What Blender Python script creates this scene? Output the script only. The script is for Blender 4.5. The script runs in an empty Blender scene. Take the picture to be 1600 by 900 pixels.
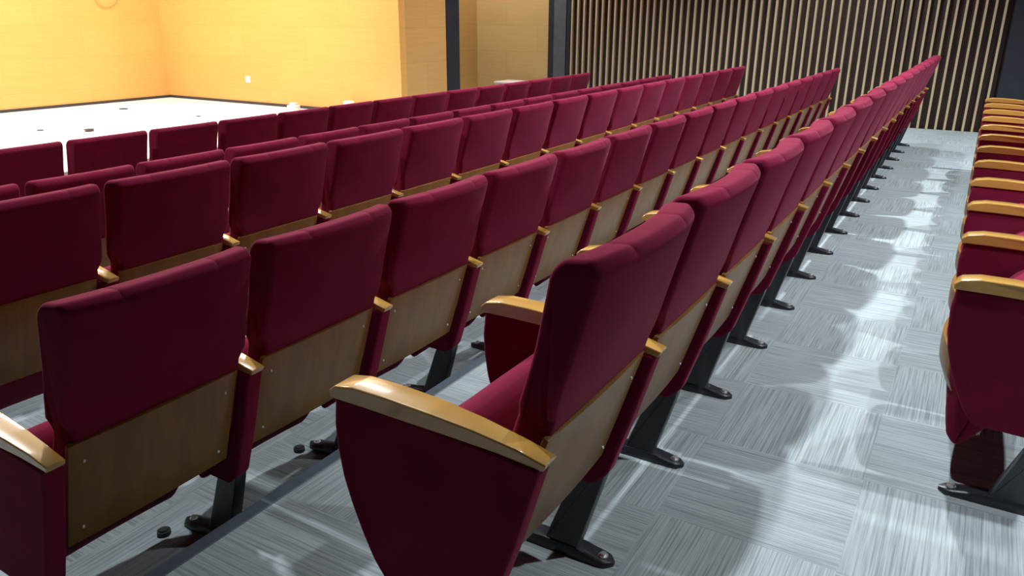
import bpy, bmesh, math, random
from mathutils import Vector, Matrix
random.seed(7)
SC = bpy.context.scene
COL = SC.collection
PI = math.pi

# ------------------------------------------------------------------ materials
def new_mat(name):
    m = bpy.data.materials.new(name); m.use_nodes = True
    nt = m.node_tree; b = nt.nodes['Principled BSDF']
    return m, nt, b
def N(nt, t, **kw):
    n = nt.nodes.new(t)
    for k, v in kw.items(): setattr(n, k, v)
    return n
def L(nt, a, b): nt.links.new(a, b)
def ramp(nt, pts, interp='LINEAR'):
    r = N(nt, 'ShaderNodeValToRGB'); r.color_ramp.interpolation = interp
    el = r.color_ramp.elements
    while len(el) < len(pts): el.new(0.5)
    for e, (p, c) in zip(el, pts):
        e.position = p; e.color = (*c, 1) if len(c) == 3 else c
    return r
def coords(nt, scale, kind='Object', rot=(0, 0, 0)):
    tc = N(nt, 'ShaderNodeTexCoord'); mp = N(nt, 'ShaderNodeMapping')
    mp.inputs['Scale'].default_value = scale; mp.inputs['Rotation'].default_value = rot
    L(nt, tc.outputs[kind], mp.inputs['Vector'])
    return mp.outputs['Vector']

def fabric_mat():
    m, nt, b = new_mat('burgundy_fabric')
    v = coords(nt, (1, 1, 1))
    n1 = N(nt, 'ShaderNodeTexNoise'); n1.inputs['Scale'].default_value = 9; n1.inputs['Detail'].default_value = 3
    L(nt, v, n1.inputs['Vector'])
    r = ramp(nt, [(0.3, (0.162, 0.0082, 0.0310)), (0.7, (0.200, 0.0108, 0.0405))])
    L(nt, n1.outputs['Fac'], r.inputs['Fac']); L(nt, r.outputs['Color'], b.inputs['Base Color'])
    n2 = N(nt, 'ShaderNodeTexNoise'); n2.inputs['Scale'].default_value = 700; n2.inputs['Detail'].default_value = 1
    L(nt, v, n2.inputs['Vector'])
    bp = N(nt, 'ShaderNodeBump'); bp.inputs['Strength'].default_value = 0.25; bp.inputs['Distance'].default_value = 0.001
    L(nt, n2.outputs['Fac'], bp.inputs['Height']); L(nt, bp.outputs['Normal'], b.inputs['Normal'])
    b.inputs['Roughness'].default_value = 0.9
    b.inputs['Specular IOR Level'].default_value = 0.10
    b.inputs['Sheen Weight'].default_value = 0.13
    b.inputs['Sheen Roughness'].default_value = 0.35
    b.inputs['Sheen Tint'].default_value = (1.0, 0.33, 0.50, 1)
    return m
def wood_mat(name, c1, c2, rough=0.3, scale=(3, 3, 30), coat=0.0, spec=0.5):
    m, nt, b = new_mat(name)
    v = coords(nt, scale)
    n1 = N(nt, 'ShaderNodeTexNoise'); n1.inputs['Scale'].default_value = 1.6
    n1.inputs['Detail'].default_value = 6; n1.inputs['Roughness'].default_value = 0.6
    n1.inputs['Distortion'].default_value = 0.4
    L(nt, v, n1.inputs['Vector'])
    r = ramp(nt, [(0.32, c1), (0.68, c2)])
    L(nt, n1.outputs['Fac'], r.inputs['Fac']); L(nt, r.outputs['Color'], b.inputs['Base Color'])
    b.inputs['Roughness'].default_value = rough
    b.inputs['Specular IOR Level'].default_value = spec
    b.inputs['Coat Weight'].default_value = coat; b.inputs['Coat Roughness'].default_value = 0.06
    return m
def panel_wall_mat(name, along, ca, cb, seam, bw=1.2, bh=0.42, rough=0.4):
    """veneered panels on a wall that runs along the X or the Y axis"""
    m, nt, b = new_mat(name)
    g = N(nt, 'ShaderNodeNewGeometry'); sp = N(nt, 'ShaderNodeSeparateXYZ'); L(nt, g.outputs['Position'], sp.inputs[0])
    cx = N(nt, 'ShaderNodeCombineXYZ')
    L(nt, sp.outputs['X' if along == 'X' else 'Y'], cx.inputs['X']); L(nt, sp.outputs['Z'], cx.inputs['Y'])
    br = N(nt, 'ShaderNodeTexBrick'); br.offset = 0.5
    br.inputs['Scale'].default_value = 1.0
    br.inputs['Brick Width'].default_value = bw; br.inputs['Row Height'].default_value = bh
    br.inputs['Mortar Size'].default_value = 0.004; br.inputs['Mortar Smooth'].default_value = 0.1
    br.inputs['Color1'].default_value = (*ca, 1); br.inputs['Color2'].default_value = (*cb, 1)
    br.inputs['Mortar'].default_value = (*seam, 1)
    L(nt, cx.outputs[0], br.inputs['Vector'])
    mp = N(nt, 'ShaderNodeMapping'); mp.inputs['Scale'].default_value = (2.2, 38, 1)
    L(nt, cx.outputs[0], mp.inputs['Vector'])
    n1 = N(nt, 'ShaderNodeTexNoise'); n1.inputs['Scale'].default_value = 1.0; n1.inputs['Detail'].default_value = 5
    n1.inputs['Distortion'].default_value = 0.6
    L(nt, mp.outputs[0], n1.inputs['Vector'])
    r = ramp(nt, [(0.3, (0.95, 0.94, 0.92)), (0.7, (1.03, 1.03, 1.03))])
    L(nt, n1.outputs['Fac'], r.inputs['Fac'])
    mx = N(nt, 'ShaderNodeMix', data_type='RGBA', blend_type='MULTIPLY'); mx.inputs[0].default_value = 1
    L(nt, br.outputs['Color'], mx.inputs[6]); L(nt, r.outputs['Color'], mx.inputs[7])
    L(nt, mx.outputs[2], b.inputs['Base Color'])
    b.inputs['Roughness'].default_value = rough
    return m
TILE = 0.51
def carpet_mat():
    m, nt, b = new_mat('ribbed_carpet_tiles')
    g = N(nt, 'ShaderNodeNewGeometry')
    mp = N(nt, 'ShaderNodeMapping'); mp.vector_type = 'POINT'
    mp.inputs['Location'].default_value = (-1.925 / TILE + 40, -0.118 / TILE + 40, 0)
    mp.inputs['Scale'].default_value = (1 / TILE, 1 / TILE, 1)
    L(nt, g.outputs['Position'], mp.inputs['Vector'])
    ck = N(nt, 'ShaderNodeTexChecker'); ck.inputs['Scale'].default_value = 1.0
    ck.inputs['Color1'].default_value = (1, 1, 1, 1); ck.inputs['Color2'].default_value = (0, 0, 0, 1)
    flat = N(nt, 'ShaderNodeVectorMath', operation='MULTIPLY'); flat.inputs[1].default_value = (1, 1, 0)
    off = N(nt, 'ShaderNodeVectorMath', operation='ADD'); off.inputs[1].default_value = (1, 0, 0.5)
    L(nt, mp.outputs[0], flat.inputs[0]); L(nt, flat.outputs[0], off.inputs[0]); L(nt, off.outputs[0], ck.inputs['Vector'])
    # a small jump of the rib pattern from tile to tile
    fl = N(nt, 'ShaderNodeVectorMath', operation='FLOOR'); L(nt, off.outputs[0], fl.inputs[0])
    wn = N(nt, 'ShaderNodeTexWhiteNoise'); L(nt, fl.outputs[0], wn.inputs['Vector'])
    def ribs(sx, sy):
        q = N(nt, 'ShaderNodeMapping'); q.inputs['Scale'].default_value = (sx, sy, 1)
        L(nt, g.outputs['Position'], q.inputs['Vector'])
        ad = N(nt, 'ShaderNodeVectorMath', operation='ADD'); L(nt, q.outputs[0], ad.inputs[0]); L(nt, wn.outputs['Color'], ad.inputs[1])
        n = N(nt, 'ShaderNodeTexNoise'); n.inputs['Scale'].default_value = 1; n.inputs['Detail'].default_value = 3.5
        n.inputs['Roughness'].default_value = 0.62
        L(nt, ad.outputs[0], n.inputs['Vector']); return n.outputs['Fac']
    a = ribs(3.2, 180.0); c = ribs(180.0, 3.2)
    mx = N(nt, 'ShaderNodeMix', data_type='FLOAT')
    L(nt, ck.outputs['Fac'], mx.inputs[0]); L(nt, a, mx.inputs[2]); L(nt, c, mx.inputs[3])
    r = ramp(nt, [(0.33, (0.22, 0.258, 0.275)), (0.50, (0.35, 0.40, 0.418)), (0.66, (0.45, 0.50, 0.515))])
    L(nt, mx.outputs[0], r.inputs['Fac'])
    # slight shade difference per tile, plus soft wear blotches
    t = N(nt, 'ShaderNodeMapRange'); t.inputs[3].default_value = 0.96; t.inputs[4].default_value = 1.03
    L(nt, wn.outputs['Value'], t.inputs[0])
    m2 = N(nt, 'ShaderNodeMix', data_type='RGBA', blend_type='MULTIPLY'); m2.inputs[0].default_value = 1
    L(nt, r.outputs['Color'], m2.inputs[6]); L(nt, t.outputs[0], m2.inputs[7])
    nb = N(nt, 'ShaderNodeTexNoise'); nb.inputs['Scale'].default_value = 1.3; nb.inputs['Detail'].default_value = 2
    L(nt, g.outputs['Position'], nb.inputs['Vector'])
    rb = ramp(nt, [(0.35, (0.92, 0.92, 0.90)), (0.6, (1.03, 1.03, 1.04))]); L(nt, nb.outputs['Fac'], rb.inputs['Fac'])
    m3 = N(nt, 'ShaderNodeMix', data_type='RGBA', blend_type='MULTIPLY'); m3.inputs[0].default_value = 1
    L(nt, m2.outputs[2], m3.inputs[6]); L(nt, rb.outputs['Color'], m3.inputs[7])
    L(nt, m3.outputs[2], b.inputs['Base Color'])
    bp = N(nt, 'ShaderNodeBump'); bp.inputs['Strength'].default_value = 0.25; bp.inputs['Distance'].default_value = 0.002
    L(nt, mx.outputs[0], bp.inputs['Height']); L(nt, bp.outputs['Normal'], b.inputs['Normal'])
    b.inputs['Roughness'].default_value = 0.85; b.inputs['Specular IOR Level'].default_value = 0.3
    return m
def plain(name, c, rough=0.5, metal=0.0, noise=0.12, scale=8, spec=0.5, coat=0.0):
    m, nt, b = new_mat(name)
    n1 = N(nt, 'ShaderNodeTexNoise'); n1.inputs['Scale'].default_value = scale; n1.inputs['Detail'].default_value = 3
    L(nt, coords(nt, (1, 1, 1)), n1.inputs['Vector'])
    r = ramp(nt, [(0.3, tuple(x * (1 - noise) for x in c)), (0.7, tuple(min(1, x * (1 + noise)) for x in c))])
    L(nt, n1.outputs['Fac'], r.inputs['Fac']); L(nt, r.outputs['Color'], b.inputs['Base Color'])
    b.inputs['Roughness'].default_value = rough; b.inputs['Metallic'].default_value = metal
    b.inputs['Specular IOR Level'].default_value = spec; b.inputs['Coat Weight'].default_value = coat
    return m

M = dict(
    fabric=fabric_mat(),
    seam=plain('dark_seam_thread', (0.06, 0.006, 0.014), 0.9),
    arm=wood_mat('honey_varnished_wood', (0.50, 0.26, 0.052), (0.60, 0.33, 0.075), 0.30, (2, 1.0, 14), coat=1.0),
    ply=wood_mat('veneered_plywood', (0.190, 0.086, 0.014), (0.27, 0.128, 0.024), 0.42, (9, 2, 2.2), coat=0.08, spec=0.35),
    black=plain('black_painted_steel', (0.022, 0.026, 0.034), 0.36, 0.0, spec=0.6),
    chrome=plain('bright_zinc', (0.75, 0.75, 0.75), 0.4, 0.75),
    carpet=carpet_mat(),
    nosing=plain('dark_nosing_rubber', (0.085, 0.105, 0.13), 0.45, scale=20),
    stagefloor=plain('pale_stage_boards', (0.80, 0.80, 0.78), 0.45, noise=0.03),
    base=plain('dark_skirting', (0.035, 0.032, 0.035), 0.5),
    wallX=panel_wall_mat('oak_panelling_lengthwise', 'X', (0.74, 0.41, 0.115), (0.72, 0.385, 0.105), (0.68, 0.36, 0.095)),
    wallY=panel_wall_mat('oak_panelling_crosswise', 'Y', (0.74, 0.41, 0.115), (0.72, 0.385, 0.105), (0.68, 0.36, 0.095)),
    hallX=panel_wall_mat('hall_oak_lengthwise', 'X', (0.60, 0.36, 0.13), (0.57, 0.335, 0.115), (0.50, 0.29, 0.10)),
    hallY=panel_wall_mat('hall_oak_crosswise', 'Y', (0.60, 0.42, 0.19), (0.57, 0.39, 0.17), (0.50, 0.34, 0.14)),
    slat=wood_mat('pale_slat_wood', (0.50, 0.38, 0.24), (0.60, 0.47, 0.31), 0.5, (6, 6, 1)),
    felt=plain('dark_acoustic_felt', (0.055, 0.038, 0.034), 0.95, spec=0.1),
    column=plain('blue_black_column_paint', (0.018, 0.022, 0.032), 0.5),
    column_reflection=plain('column_reflection_grey', (0.09, 0.105, 0.13), 0.45),
    white=plain('white_plastic', (0.82, 0.82, 0.80), 0.4, noise=0.02),
    dark=plain('matt_dark_paint', (0.05, 0.05, 0.055), 0.9),
    ceil=plain('grey_ceiling', (0.09, 0.09, 0.095), 0.95),
    cable=plain('dark_brown_cable', (0.34, 0.22, 0.07), 0.6),
    rubber=plain('black_rubber', (0.02, 0.02, 0.02), 0.6),
)

# ------------------------------------------------------------------ helpers
def link(name, bm, mats, parent=None, smooth=35, loc=None):
    me = bpy.data.meshes.new(name)
    bmesh.ops.recalc_face_normals(bm, faces=bm.faces[:])
    bm.to_mesh(me); bm.free()
    if not isinstance(mats, (list, tuple)): mats = [mats]
    for x in mats: me.materials.append(x)
    if smooth:
        me.polygons.foreach_set('use_smooth', [True] * len(me.polygons))
        try: me.set_sharp_from_angle(angle=math.radians(smooth))
        except Exception: pass
        for p_ in me.polygons:
            if len(p_.vertices) > 4: p_.use_smooth = False
    o = bpy.data.objects.new(name, me); COL.objects.link(o)
    if parent is not None: o.parent = parent
    if loc is not None: o.location = loc
    return o
def struct(o): o['kind'] = 'structure'; return o
def tag(o, label, cat, group=None):
    o['label'] = label; o['category'] = cat
    if group: o['group'] = group
    return o
def box(bm, x0, x1, y0, y1, z0, z1, bevel=0.0, mi=0, seg=2):
    r = bmesh.ops.create_cube(bm, size=1)
    vs = r['verts']
    for v in vs:
        v.co = Vector((x0 + (v.co.x + .5) * (x1 - x0), y0 + (v.co.y + .5) * (y1 - y0), z0 + (v.co.z + .5) * (z1 - z0)))
    fs = {f for v in vs for f in v.link_faces}
    for f in fs: f.material_index = mi
    if bevel > 0:
        es = list({e for v in vs for e in v.link_edges})
        bmesh.ops.bevel(bm, geom=es, offset=bevel, segments=seg, profile=0.5, affect='EDGES')
    return vs
def cyl(bm, c, r, h, seg=20, axis='Z', mi=0, r2=None):
    mat = Matrix.Translation(c)
    if axis == 'Y': mat = mat @ Matrix.Rotation(PI / 2, 4, 'X')
    if axis == 'X': mat = mat @ Matrix.Rotation(PI / 2, 4, 'Y')
    q = bmesh.ops.create_cone(bm, cap_ends=True, cap_tris=False, segments=seg, radius1=r, radius2=r if r2 is None else r2, depth=h, matrix=mat)
    for v in q['verts']:
        for f in v.link_faces: f.material_index = mi

def smooth_loop(pts, radii, seg=4):
    """polygon with every corner rounded by its own radius -> dense (y, z) loop, fixed point count"""
    out = []; n = len(pts)
    for i in range(n):
        p0 = Vector(pts[i - 1]); p = Vector(pts[i]); p1 = Vector(pts[(i + 1) % n])
        a = (p0 - p); b = (p1 - p); la, lb = a.length, b.length
        r = min(radii[i], la * .49, lb * .49)
        A = p + a.normalized() * r; B = p + b.normalized() * r
        for k in range(seg + 1):
            t = k / seg
            out.append((A * (1 - t) ** 2 + p * 2 * t * (1 - t) + B * t ** 2))
    return out
def normals(loop):
    n = len(loop); res = []
    area = sum(loop[i].x * loop[(i + 1) % n].y - loop[(i + 1) % n].x * loop[i].y for i in range(n))
    s = 1 if area > 0 else -1
    for i in range(n):
        t = loop[(i + 1) % n] - loop[i - 1]
        if t.length < 1e-9: t = Vector((1, 0))
        t.normalize(); res.append(Vector((t.y, -t.x)) * s)
    return res
def loft(bm, stations, mi=0, cap=True):
    """stations: list of (x, [(y, z)...]) -> closed skin"""
    rings = []
    for x, lp in stations:
        xs = x if callable(x) else None
        rings.append([bm.verts.new((x, p.x, p.y)) for p in lp])
    n = len(rings[0])
    for a, b in zip(rings, rings[1:]):
        for i in range(n):
            f = bm.faces.new((a[i], a[(i + 1) % n], b[(i + 1) % n], b[i])); f.material_index = mi
    if cap:
        bm.faces.new(rings[0]).material_index = mi; bm.faces.new(rings[-1]).material_index = mi
    return rings
def pillow(bm, prof, radii, x0, x1, r, nx=10, shift=None, inset=None, seg=4, mi=0, rs=4):
    """profile (y, z) swept along x with rounded ends"""
    lp = smooth_loop(prof, radii, seg); nm = normals(lp)
    st = []
    def put(x, d):
        t = (x - x0) / (x1 - x0)
        dd = d + (inset(t) if inset else 0)
        pts = [p - q * dd for p, q in zip(lp, nm)]
        if shift: pts = [p + Vector(shift(t, p)) for p in pts]
        st.append((x, pts))
    for k in range(rs):
        a = PI / 2 * k / rs
        put(x0 + r * (1 - math.cos(a)) if k else x0, r * (1 - math.sin(a)))
    for k in range(nx + 1): put(x0 + r + (x1 - x0 - 2 * r) * k / nx, 0)
    for k in reversed(range(rs)):
        a = PI / 2 * k / rs
        put(x1 - r * (1 - math.cos(a)) if k else x1, r * (1 - math.sin(a)))
    return loft(bm, st, mi)

# ------------------------------------------------------------------ the chair
P = 0.57            # seat pitch
Y0 = 0.75           # y of the chair's own origin in the frame its outlines were measured in
def sh(pts): return [(y - Y0, z) for y, z in pts]

SIDE = sh([(0.556, 0.646), (0.70, 0.658), (0.85, 0.664), (0.96, 0.666), (1.034, 0.664), (1.041, 0.60), (1.037, 0.54),
           (1.028, 0.48), (1.010, 0.42), (0.985, 0.355), (0.957, 0.295), (0.925, 0.252), (0.80, 0.247), (0.705, 0.245),
           (0.665, 0.285), (0.61, 0.455)])
ARM = sh([(0.545, 0.662), (0.61, 0.674), (0.70, 0.688), (0.80, 0.698), (0.90, 0.703), (0.98, 0.703), (1.028, 0.694),
          (1.044, 0.680), (1.042, 0.664), (0.95, 0.664), (0.85, 0.662), (0.75, 0.659), (0.65, 0.653), (0.552, 0.643)])
BACK = sh([(0.640, 0.46), (0.584, 0.655), (0.5722, 0.694), (0.5626, 0.727), (0.535, 0.82), (0.482, 1.000), (0.500, 1.022), (0.552, 1.018), (0.572, 0.995),
           (0.606, 0.83), (0.6396, 0.727), (0.6504, 0.694), (0.668, 0.64), (0.760, 0.47)])
SEAT = sh([(0.830, 0.622), (0.868, 0.596), (0.93, 0.535), (0.995, 0.475), (1.030, 0.438), (1.030, 0.350), (1.006, 0.29),
           (0.990, 0.16), (0.960, 0.125), (0.93, 0.155), (0.850, 0.262), (0.790, 0.36), (0.765, 0.50), (0.785, 0.60)])

def side_bm():
    bm = bmesh.new(); pillow(bm, SIDE, [.012] * len(SIDE), -.026, .026, .008, nx=2, seg=2, rs=3); return bm
def arm_bm():
    bm = bmesh.new(); pillow(bm, ARM, [.004] * len(ARM), -.032, .032, .004, nx=2, seg=2, rs=3)
    for v in bm.verts: v.co.x *= 0.68 + 0.32 * min(1, max(0, (v.co.y + Y0 - .60) / .22))
    # the tail behind the backrest is cut back at an angle on both top edges
    for v in bm.verts:
        if v.co.y < 0.60 - Y0 and v.co.z > 0.655:
            k = (0.60 - Y0 - v.co.y) / 0.055
            v.co.z -= 0.006 * k * min(1, abs(v.co.x) / .033)
    return bm
def back_bm():
    bm = bmesh.new()
    def shift(t, p):
        u = 2 * t - 1
        k = min(1.0, max(0.0, (p.y - .66) / .30))
        bow = -0.022 * (1 - u * u) * k
        return (bow + 0.008 * u ** 4 * k, 0.003 * (1 - u * u) * k)
    def inset(t):
        return 0.0022 if (abs(t - .245) < .006 or abs(t - .755) < .006) else 0.0
    lp = smooth_loop(BACK, [.01, .01, .004, .004, .04, .013, .010, .013, .016, .04, .004, .004, .02, .02], 4); nm = normals(lp)
    x0, x1, r = .034, .560, .014
    xs = []
    for k in range(5):
        a = PI / 2 * k / 5; xs.append((x0 + r * (1 - math.cos(a)), r * (1 - math.sin(a))))
    mids = [x0 + r + (x1 - x0 - 2 * r) * k / 18 for k in range(19)]
    for s in (.245, .755):
        c = x0 + (x1 - x0) * s
        mids = [m_ for m_ in mids if abs(m_ - c) > .009] + [c - .0045, c, c + .0045]
    for m_ in sorted(mids): xs.append((m_, 0.0))
    for k in reversed(range(5)):
        a = PI / 2 * k / 5; xs.append((x1 - r * (1 - math.cos(a)), r * (1 - math.sin(a))))
    st = []; seamring = []
    for i, (x, d) in enumerate(xs):
        t = (x - x0) / (x1 - x0); dd = d + inset(t)
        if inset(t) and abs(abs(t - .5) - .255) < .002: seamring.append(i)
        pts = [p - q * (d + (inset(t) if (p.y > 1.0 or (p.x > .57 - Y0 + (1.0 - p.y) * .3 and p.y > .5)) else 0)) for p, q in zip(lp, nm)]
        pts = [p + Vector(shift(t, p)) for p in pts]
        st.append((x, pts))
    loft(bm, st)
    bmesh.ops.triangulate(bm, faces=[f for f in bm.faces if len(f.verts) > 4], quad_method='BEAUTY', ngon_method='BEAUTY')
    for v in bm.verts:      # the rear face is narrower than the front
        w_ = min(1, max(0, (.577 - Y0 + (1.0 - v.co.z) * .21 - v.co.y) / .085))
        v.co.x = .297 + (v.co.x - .297) * (1 - .050 * w_ * min(1, max(0, (v.co.z - .66) / .2)) - 0.082 * min(1, max(0, (.735 - v.co.z) / .038)))
    return bm
def seat_shift(t, p):
    u = 2 * t - 1
    front = 1.0 if p.x > 0.97 - Y0 and p.y > .28 else max(0.0, (p.x - (0.86 - Y0)) / .11) if p.y > .28 else 0.3
    return ((0.008 - 0.034 * u * u) * front, 0)
def seat_bm():
    bm = bmesh.new()
    pillow(bm, SEAT, [.025, .01, .02, .02, .03, .03, .03, .02, .02, .02, .02, .04, .04, .025], .050, .520, .022, nx=10, shift=seat_shift, seg=3)
    return bm
def shell_bm():
    # moulded plywood skin over the front of the folded seat
    bm = bmesh.new()
    line = sh([(1.031, 0.432), (1.032, 0.39), (1.030, 0.352), (1.010, 0.302)])
    prof = [(y + .007, z + .003) for y, z in line] + [(y - .006, z) for y, z in reversed(line)]
    pillow(bm, prof, [.002] * len(prof), .066, .504, .003, nx=10, shift=seat_shift, seg=1, rs=2)
    return bm
def panel_bm():
    bm = bmesh.new()
    a, b = Vector((0.577 - Y0, 0.664)), Vector((0.672 - Y0, 0.356))
    d = (a - b).normalized(); n = Vector((d.y, -d.x)) * -1   # towards -y (the rear)
    if n.x > 0: n = -n
    prof = [(b.x, b.y), (a.x, a.y), (a.x - n.x * .013, a.y - n.y * .013), (b.x - n.x * .013, b.y - n.y * .013)]
    lp = [Vector(p) for p in prof]
    # subdivide the long sides so that the sheet can bow slightly
    pillow(bm, prof, [.002] * 4, .046, .524, .002, nx=8, seg=2, rs=2,
           shift=lambda t, p: (-0.006 * (1 - (2 * t - 1) ** 2), 0))
    return bm
def screw_bm(x, z):
    bm = bmesh.new()
    k = (0.664 - z) / (0.664 - 0.356); y = 0.577 + k * (0.672 - 0.577) - Y0
    t = (x - .046) / .478
    y += -0.006 * (1 - (2 * t - 1) ** 2) - .0012
    mat = Matrix.Translation((x, y, z)) @ Matrix.Rotation(PI / 2 - 0.30, 4, 'X')
    bmesh.ops.create_uvsphere(bm, u_segments=10, v_segments=6, radius=.0042, matrix=mat @ Matrix.Diagonal((1, 1, .55, 1)))
    return bm
def leg_bm():
    bm = bmesh.new()
    prof = sh([(0.745, 0.020), (0.845, 0.020), (0.762, 0.250), (0.742, 0.34), (0.66, 0.34), (0.680, 0.250)])
    pillow(bm, prof, [.004] * 6, -.021, .021, .004, nx=1, seg=2, rs=2)
    return bm
def foot_bm():
    bm = bmesh.new()
    # long low casting: stadium plan, crowned and tapered to both tips
    n = 18; yc0, yc1 = 0.640 - Y0, 0.975 - Y0; w = .030
    rows = []
    for k in range(n + 1):
        t = k / n; y = yc0 + (yc1 - yc0) * t
        e = min(t, 1 - t) * (yc1 - yc0)
        hw = w * math.sqrt(max(0.0, 1 - (1 - min(1, e / .032)) ** 2)) if e < .032 else w
        hw = max(hw, .006); hh = .013 + .020 * min(1, e / .11)
        rows.append([bm.verts.new((sx * hw * q, y, z)) for sx, q, z in
                     ((-1, 1, 0), (-1, 1, hh * .55), (-1, .8, hh * .92), (-1, .35, hh), (1, .35, hh), (1, .8, hh * .92), (1, 1, hh * .55), (1, 1, 0))])
    for a, b in zip(rows, rows[1:]):
        for i in range(8): bm.faces.new((a[i], a[(i + 1) % 8], b[(i + 1) % 8], b[i]))
    bm.faces.new(rows[0]); bm.faces.new(rows[-1])
    return bm
def bolt_bm(y):
    bm = bmesh.new(); zt = .013 + .020 * min(1, (y - 0.640) / .11 if y < .8 else (0.975 - y) / .11)
    cyl(bm, (0, y - Y0, zt + .001), .0135, .004, 20)
    cyl(bm, (0, y - Y0, zt + .006), .0085, .008, 6)
    return bm

MESH = {}
def mesh_once(key, fn, mats, smooth=35):
    if key not in MESH:
        o = link(key, fn(), mats, None, smooth); MESH[key] = o.data
        bpy.data.objects.remove(o)
    return MESH[key]
mesh_once('side_panel', side_bm, M['fabric']); mesh_once('armrest', arm_bm, M['arm'], 28)
mesh_once('backrest', back_bm, M['fabric'], 50); mesh_once('seat_cushion', seat_bm, M['fabric'], 40)
mesh_once('seat_shell', shell_bm, M['ply'], 40); mesh_once('back_panel', panel_bm, M['ply'], 30)
mesh_once('leg', leg_bm, M['black'], 30); mesh_once('foot_plate', foot_bm, M['black'], 50)
mesh_once('bolt', lambda: bolt_bm(0.672), M['chrome'], 30); mesh_once('front_bolt', lambda: bolt_bm(0.94), M['chrome'], 30)
for i, (sx, sz) in enumerate([(.083, .607), (.083, .403), (.487, .607), (.487, .403)]):
    mesh_once('screw%d' % i, (lambda a=sx, b=sz: screw_bm(a, b)), M['chrome'], 60)

def part(name, key, parent, loc=(0, 0, 0), rot=None):
    o = bpy.data.objects.new(name, MESH[key]); COL.objects.link(o)
    o.parent = parent; o.location = loc
    if rot: o.rotation_euler = rot
    return o
def end_frame(root, x):
    part('side_panel', 'side_panel', root, (x, 0, 0))
    part('armrest', 'armrest', root, (x, 0, 0))
    lg = part('leg', 'leg', root, (x, 0, 0))
    part('foot_plate', 'foot_plate', lg); part('bolt', 'bolt', lg); part('bolt', 'front_bolt', lg)
def chair(x, yrow, z, label, group, screws, last, tilt):
    r = bpy.data.objects.new('theatre_seat', None); COL.objects.link(r)
    r.empty_display_size = .1; r.location = (x, yrow + Y0, z)
    tag(r, label, 'seat', group)
    end_frame(r, 0)
    if last: end_frame(r, P)
    piv = Vector((0, 0.64 - Y0, 0.55))
    b = part('backrest', 'backrest', r)
    # a hair of play in the recline of each backrest
    b.matrix_local = Matrix.Translation(piv) @ Matrix.Rotation(tilt, 4, 'X') @ Matrix.Translation(-piv)
    w = part('back_panel', 'back_panel', r)
    if screws:
        for i in range(4): part('screw', 'screw%d' % i, w)
    s = part('seat_cushion', 'seat_cushion', r)
    part('seat_shell', 'seat_shell', s)
    return r

ORD = ['', 'first', 'second', 'third', 'fourth', 'fifth', 'sixth', 'seventh', 'eighth', 'ninth', 'tenth', 'eleventh', 'twelfth', 'thirteenth', 'fourteenth', 'fifteenth', 'sixteenth', 'seventeenth']
# (x of the first arm, y offset of the row, floor level, number of seats, near-end words, row words, number with screws, near end in view)
ROWS = [
    (1.068, 0.000, 0.000, 16, 'the first row left of the aisle', 'seats of the first row left of the aisle', 6),
    (0.765, 1.058, -0.187, 17, 'the second row left of the aisle', 'seats of the second row left of the aisle', 6),
    (1.035, 2.118, -0.187, 16, 'the third row left of the aisle', 'seats of the third row left of the aisle', 3),
    (1.292, 3.160, -0.345, 16, 'the fourth row left of the aisle', 'seats of the fourth row left of the aisle', 0),
    (2.114, 4.206, -0.345, 14, 'the fifth row left of the aisle', 'seats of the fifth row by the stage', 0),
    (2.505, -1.065, 0.000, 11, 'the row right of the aisle', 'seats of the row right of the aisle', 0),
]
for ri, (xs, yr, zf, n, words, grp, ns) in enumerate(ROWS):
    for k in range(n):
        near = k + 1; far = n - k
        if k == 0:
            lab = 'nearest burgundy folding seat, at the near end of ' + words if ri < 5 else 'nearest burgundy folding seat in ' + words
            if ri in (2, 3, 4): lab = 'leftmost visible burgundy folding seat of ' + words
        elif far == 1: lab = 'farthest burgundy folding seat of ' + words + ', by the slatted wall'
        elif near <= far: lab = '%s burgundy folding seat from the %s end of %s' % (ORD[near], 'near' if ri in (0, 1, 5) else 'left', words)
        else: lab = '%s burgundy folding seat from the far end of %s' % (ORD[far], words)
        chair(xs + k * P, yr, zf, lab, grp, k < ns, k == n - 1, random.uniform(-.004, .004))

# black rubber caps on the floor beside the feet of the second row
for i, x in enumerate((1.248, 1.845, 2.415)):
    bm = bmesh.new(); cyl(bm, (0, 0, .007), .021, .014, 20); cyl(bm, (0, 0, .016), .017, .006, 20, r2=.013)
    o = link('floor_cap', bm, M['rubber'], loc=(x, 1.058 + .978, -.187))
    tag(o, ['small black floor cap under the nearest seat of the second row',
            'small black floor cap under the second seat of the second row',
            'small black floor cap under the third seat of the second row'][i], 'floor cap', 'black floor caps beside the seat feet')

# ------------------------------------------------------------------ the room
XN, XF, YR, YB = -3.0, 11.98, -6.0, 10.73
E1, E2, YS = 1.690, 3.815, 6.24
def sbox(name, a, mat, bevel=0.0):
    bm = bmesh.new(); box(bm, *a, bevel=bevel)
    return struct(link(name, bm, mat, smooth=None))
bm = bmesh.new()
box(bm, XN, XF, YR, E1 - .05, -.6, 0); box(bm, XN, XF, E1 - .05, E2 - .05, -.6, -.187); box(bm, XN, XF, E2 - .05, 8.0, -.6, -.345)
struct(link('floor', bm, M['carpet'], smooth=None))
sbox('trim_1', (XN, XF, E1 - .05, E1, -.186, .002), M['nosing'], .004)
sbox('trim_2', (XN, XF, E2 - .05, E2, -.344, -.185), M['nosing'], .004)
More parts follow.
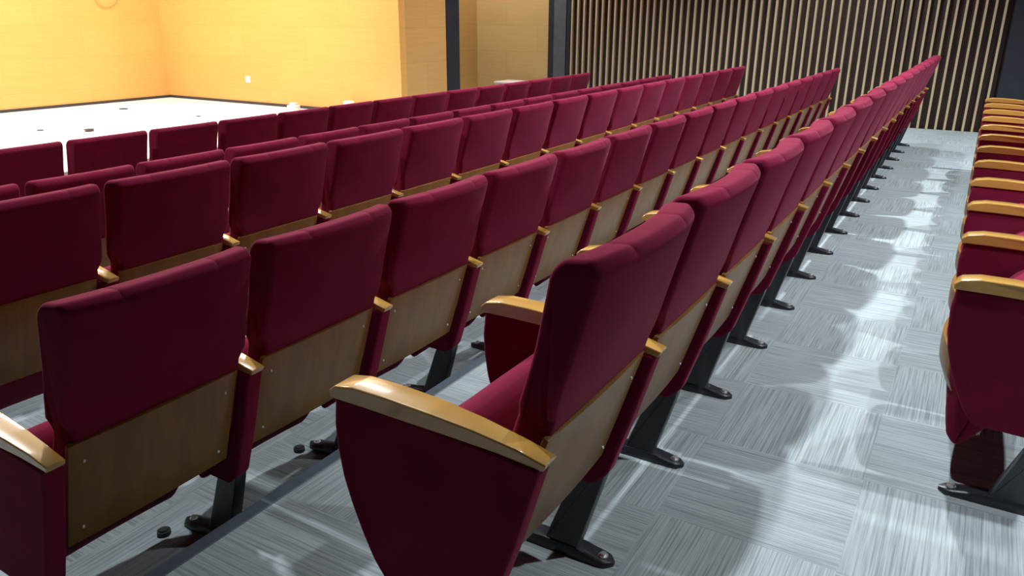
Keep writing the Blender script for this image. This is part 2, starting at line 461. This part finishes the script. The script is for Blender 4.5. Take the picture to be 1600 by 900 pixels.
# stage
sbox('stage_floor', (XN, 7.85, YS, YB, -.6, .2), M['stagefloor'])
sbox('wall_stage_back', (XN, 7.95, YB, YB + .12, .2, 4.6), M['wallX'])
bm = bmesh.new(); box(bm, 7.85, 7.97, YS, YB, .2, 4.6)
struct(link('wall_stage_side', bm, M['wallY'], smooth=None))
sbox('wall_stage_return', (7.97, 8.83, YS, YS + .12, -.345, 4.6), M['hallX'])
sbox('baseboard_stage_back', (XN, 7.85, YB - .015, YB, .2, .236), M['base'])
sbox('baseboard_stage_side', (7.835, 7.85, YS, YB - .015, .2, .236), M['base'])
# proscenium column, wing, far walls
sbox('trim_3', (8.83, 9.12, YS - .02, YS + .26, -.345, 4.6), M['column'], .006)
sbox('wall_wing', (9.0, XF + .1, 7.80, 7.92, -.345, 4.6), M['hallX'])
sbox('wall_far_wood', (XF, XF + .12, 6.30, 7.80, -.345, 4.6), M['hallY'])
bm = bmesh.new()
box(bm, XF - .02, XF + .12, 5.985, 6.385, -.345, 4.6, bevel=.006)
box(bm, XF - .035, XF - .015, 6.05, 6.275, -.345, 4.6, bevel=.003, mi=1)  # lighter strip: a reflection on the column put in as grey colour
struct(link('trim_4', bm, [M['column'], M['column_reflection']], smooth=None))
sbox('wall_far', (XF + .06, XF + .18, -.15, 6.0, -.6, 4.6), M['felt'])
bm = bmesh.new()
k = 0; y = 5.965
while y > -.12:
    zb = 0.0 if y < E1 else (-.187 if y < E2 else -.345)
    box(bm, XF, XF + .06, y - .014, y + .014, zb, 4.6, bevel=.0015, seg=1); y -= .1075
struct(link('trim_5', bm, M['slat'], smooth=None))
sbox('wall_far_dark', (XF - .02, XF + .12, YR, -.150, -.6, 4.6), M['column'])
# the unseen rest of the hall
sbox('wall_near', (XN - .12, XN, YR, YB, -.6, 4.6), M['dark'])
sbox('wall_rear', (XN, XF, YR - .12, YR, -.6, 4.6), M['dark'])
sbox('ceiling', (XN, XF + .1, YR, YB, 4.6, 4.7), M['ceil'])

# ------------------------------------------------------------------ things at the stage
bm = bmesh.new(); box(bm, -.004, 0, -.045, .045, -.045, .045, bevel=.004); box(bm, -.008, -.003, -.028, .028, -.028, .028, bevel=.003)
tag(link('wall_socket', bm, M['white'], loc=(7.85, 8.975, .54)), 'small square white socket on the yellow lit wood wall of the stage', 'socket')
bm = bmesh.new(); cyl(bm, (0, 0, .045), .085, .09, 24)
bmesh.ops.bevel(bm, geom=[e for e in bm.edges if abs(e.verts[0].co.z - .09) < 1e-4 and abs(e.verts[1].co.z - .09) < 1e-4], offset=.03, segments=4, affect='EDGES')
tag(link('stage_lamp_housing', bm, M['white'], loc=(7.66, 7.93, .2)), 'small round white box on the stage floor against the wood side wall', 'lamp')
bm = bmesh.new(); box(bm, -.05, .05, -.07, .07, 0, .17, bevel=.03, seg=3)
tag(link('stage_box', bm, M['white'], loc=(7.70, 6.98, .2)), 'low white box standing at the stage corner behind the top of a seat', 'box')
bm = bmesh.new(); box(bm, -.22, .22, -.22, .22, 0, .70, bevel=.008); box(bm, -.235, .235, -.235, .235, .70, .73, bevel=.006)
tag(link('white_pedestal', bm, M['white'], loc=(11.5, 6.78, -.345)), 'white boxy pedestal before the pale wood wall beside the dark column', 'pedestal')
for i, (x, y, a, w) in enumerate([(6.475, 9.865, .05, .13), (5.05, 8.37, .05, .10), (4.98, 8.25, .05, .08), (6.49, 8.38, .03, .05), (4.734, 8.751, .03, .08)]):
    bm = bmesh.new(); cyl(bm, (0, 0, .004), a, .008, 20)
    for v in bm.verts: v.co.y *= w / (2 * a) * 1.0
    o = link('stage_floor_socket', bm, M['rubber'], loc=(x, y, .2))
    tag(o, ['dark oval floor socket on the white stage nearest the back wall', 'larger of two adjoining dark marks on the white stage floor, left side',
            'smaller of two adjoining dark marks on the white stage floor, lower right of its twin', 'tiny dark dot on the white stage floor before the side wall',
            'faint flat mark farthest left on the white stage floor'][i], 'floor socket', 'floor sockets on the stage')
def tube(name, pts, r, mat, seg=8, sub=6):
    pts = [Vector(p) for p in pts]; path = []
    for i in range(len(pts) - 1):
        p0, p1, p2, p3 = pts[max(0, i - 1)], pts[i], pts[i + 1], pts[min(len(pts) - 1, i + 2)]
        for k in range(sub):
            t = k / sub
            path.append(.5 * (2 * p1 + (p2 - p0) * t + (2 * p0 - 5 * p1 + 4 * p2 - p3) * t * t + (3 * p1 - p0 - 3 * p2 + p3) * t ** 3))
    path.append(pts[-1]); bm = bmesh.new(); rings = []
    for i, p in enumerate(path):
        d = (path[min(i + 1, len(path) - 1)] - path[max(i - 1, 0)]).normalized()
        u = Vector((0, 1, 0)); w_ = d.cross(u).normalized()
        rings.append([bm.verts.new(p + (u * math.cos(a) + w_ * math.sin(a)) * r) for a in (2 * PI * j / seg for j in range(seg))])
    for a, b in zip(rings, rings[1:]):
        for j in range(seg): bm.faces.new((a[j], a[(j + 1) % seg], b[(j + 1) % seg], b[j]))
    bm.faces.new(rings[0]); bm.faces.new(rings[-1])
    return link(name, bm, mat)
o = tube('hanging_cable', [(6.80, 10.72, 2.3), (6.84, 10.715, 1.75), (6.868, 10.715, 1.585), (6.92, 10.71, 1.51), (7.01, 10.71, 1.483), (7.123, 10.71, 1.518), (7.193, 10.715, 1.586), (7.25, 10.715, 1.8), (7.28, 10.72, 2.3)], .004, M['cable'])
tag(o, 'thin cable loop hanging on the wood back wall of the stage', 'cable')

# ------------------------------------------------------------------ light
def area(name, loc, size, power, color=(1, 1, 1), target=None, spread=None, shape='DISK', sy=None):
    d = bpy.data.lights.new(name, 'AREA'); d.shape = shape; d.size = size; d.energy = power; d.color = color
    if sy: d.size_y = sy
    if spread: d.spread = spread
    o = bpy.data.objects.new(name, d); COL.objects.link(o); o.location = loc
    v = (Vector(target) - Vector(loc)) if target else Vector((0, 0, -1))
    o.rotation_euler = v.to_track_quat('-Z', 'Y').to_euler(); return o
def spot(name, loc, target, power, angle=100, blend=.4, r=.05, color=(1, 1, 1)):
    d = bpy.data.lights.new(name, 'SPOT'); d.energy = power; d.spot_size = math.radians(angle); d.spot_blend = blend
    d.shadow_soft_size = r; d.color = color
    o = bpy.data.objects.new(name, d); COL.objects.link(o); o.location = loc
    o.rotation_euler = (Vector(target) - Vector(loc)).to_track_quat('-Z', 'Y').to_euler(); return o
COOL = (0.90, 0.97, 1.0)
spot('downlight_or_fill', (2.9, -1.57, 3.75), (2.9, -.9, 0), 370, 90, .8, .05, COOL)
spot('downlight_or_fill', (8.7, -1.57, 3.75), (8.5, -.6, 0), 700, 120, .7, .05, COOL)
spot('downlight_or_fill', (5.8, .89, 3.8), (5.6, .55, 0), 760, 125, .6, .06, COOL)
spot('downlight_or_fill', (5.6, -1.57, 3.75), (5.2, -.5, 0), 330, 92, .8, .06, COOL)  # added fill, lifts the shaded carpet beside the first row
spot('downlight_or_fill', (10.6, 1.6, 3.8), (10.4, 1.6, 0), 280, 120, .7, .06, COOL)
spot('downlight_or_fill', (2.2, 2.75, 3.9), (1.9, 2.4, 0), 330, 95, .7, .06, COOL)  # added spot to light the lower floor around the second-row feet
spot('downlight_or_fill', (1.6, 5.2, 4.0), (1.5, 3.0, 0), 480, 110, .7, .08, COOL)  # added spot, brightens the near-left seat tops and leaves the rears dark
spot('downlight_or_fill', (5.6, 5.2, 4.0), (5.5, 3.4, 0), 600, 115, .7, .08, COOL)  # added spot, same job for the seat tops halfway along the rows
spot('downlight_or_fill', (8.7, 3.4, 3.8), (8.7, 3.4, 0), 560, 125, .7, .06, COOL)
spot('downlight_or_fill', (2.1, .80, 3.8), (2.9, -.1, 0), 280, 70, .8, .05, COOL)  # added fill for the near stretch of the aisle
spot('downlight_or_fill', (10.3, 6.9, 4.2), (10.9, 7.0, .6), 430, 120, .7, .08, (1, .97, .90))  # added spot to brighten the wing, far wood wall and pedestal
spot('downlight_or_fill', (8.2, 4.2, 4.2), (8.3, 6.2, 1.2), 330, 80, .8, .08, (1, .97, .88))  # added spot aimed at the stage return wall to brighten it
area('stage_wash', (4.2, 8.6, 4.3), 2.6, 330, (1.0, .97, .94), (4.6, 8.9, .2), shape='RECTANGLE', sy=1.0)
area('stage_wash', (6.9, 7.6, 4.3), .6, 150, (1.0, .97, .92), (7.3, 7.5, .2))
area('stage_wash', (3.0, 9.9, 4.3), .6, 85, (1.0, .97, .92), (3.0, 10.2, .2))

w = bpy.data.worlds.new('World'); SC.world = w; w.use_nodes = True
w.node_tree.nodes['Background'].inputs[0].default_value = (.5, .55, .6, 1)
w.node_tree.nodes['Background'].inputs[1].default_value = 0.05

# ------------------------------------------------------------------ camera
cam = bpy.data.cameras.new('Camera'); co = bpy.data.objects.new('Camera', cam); COL.objects.link(co)
RM = Matrix(((0.5095207915736102, 0.28108389714884874, -0.8132529776877423),
             (-0.8604384050182811, 0.1728744141413569, -0.4793330659415006),
             (0.005857825859321978, 0.9439842581838417, 0.32993848847520635)))
co.matrix_world = Matrix.Translation((0, 0, 1.40)) @ RM.to_4x4()
cam.sensor_width = 36; cam.lens = 1213.79 / 1600 * 36; cam.clip_start = .02
SC.camera = co
vs = SC.view_settings; vs.view_transform = 'Standard'; vs.look = 'None'; vs.gamma = 1; vs.exposure = 0.0
try: vs.use_curve_mapping = False
except Exception: pass
SC.cycles.use_denoising = True
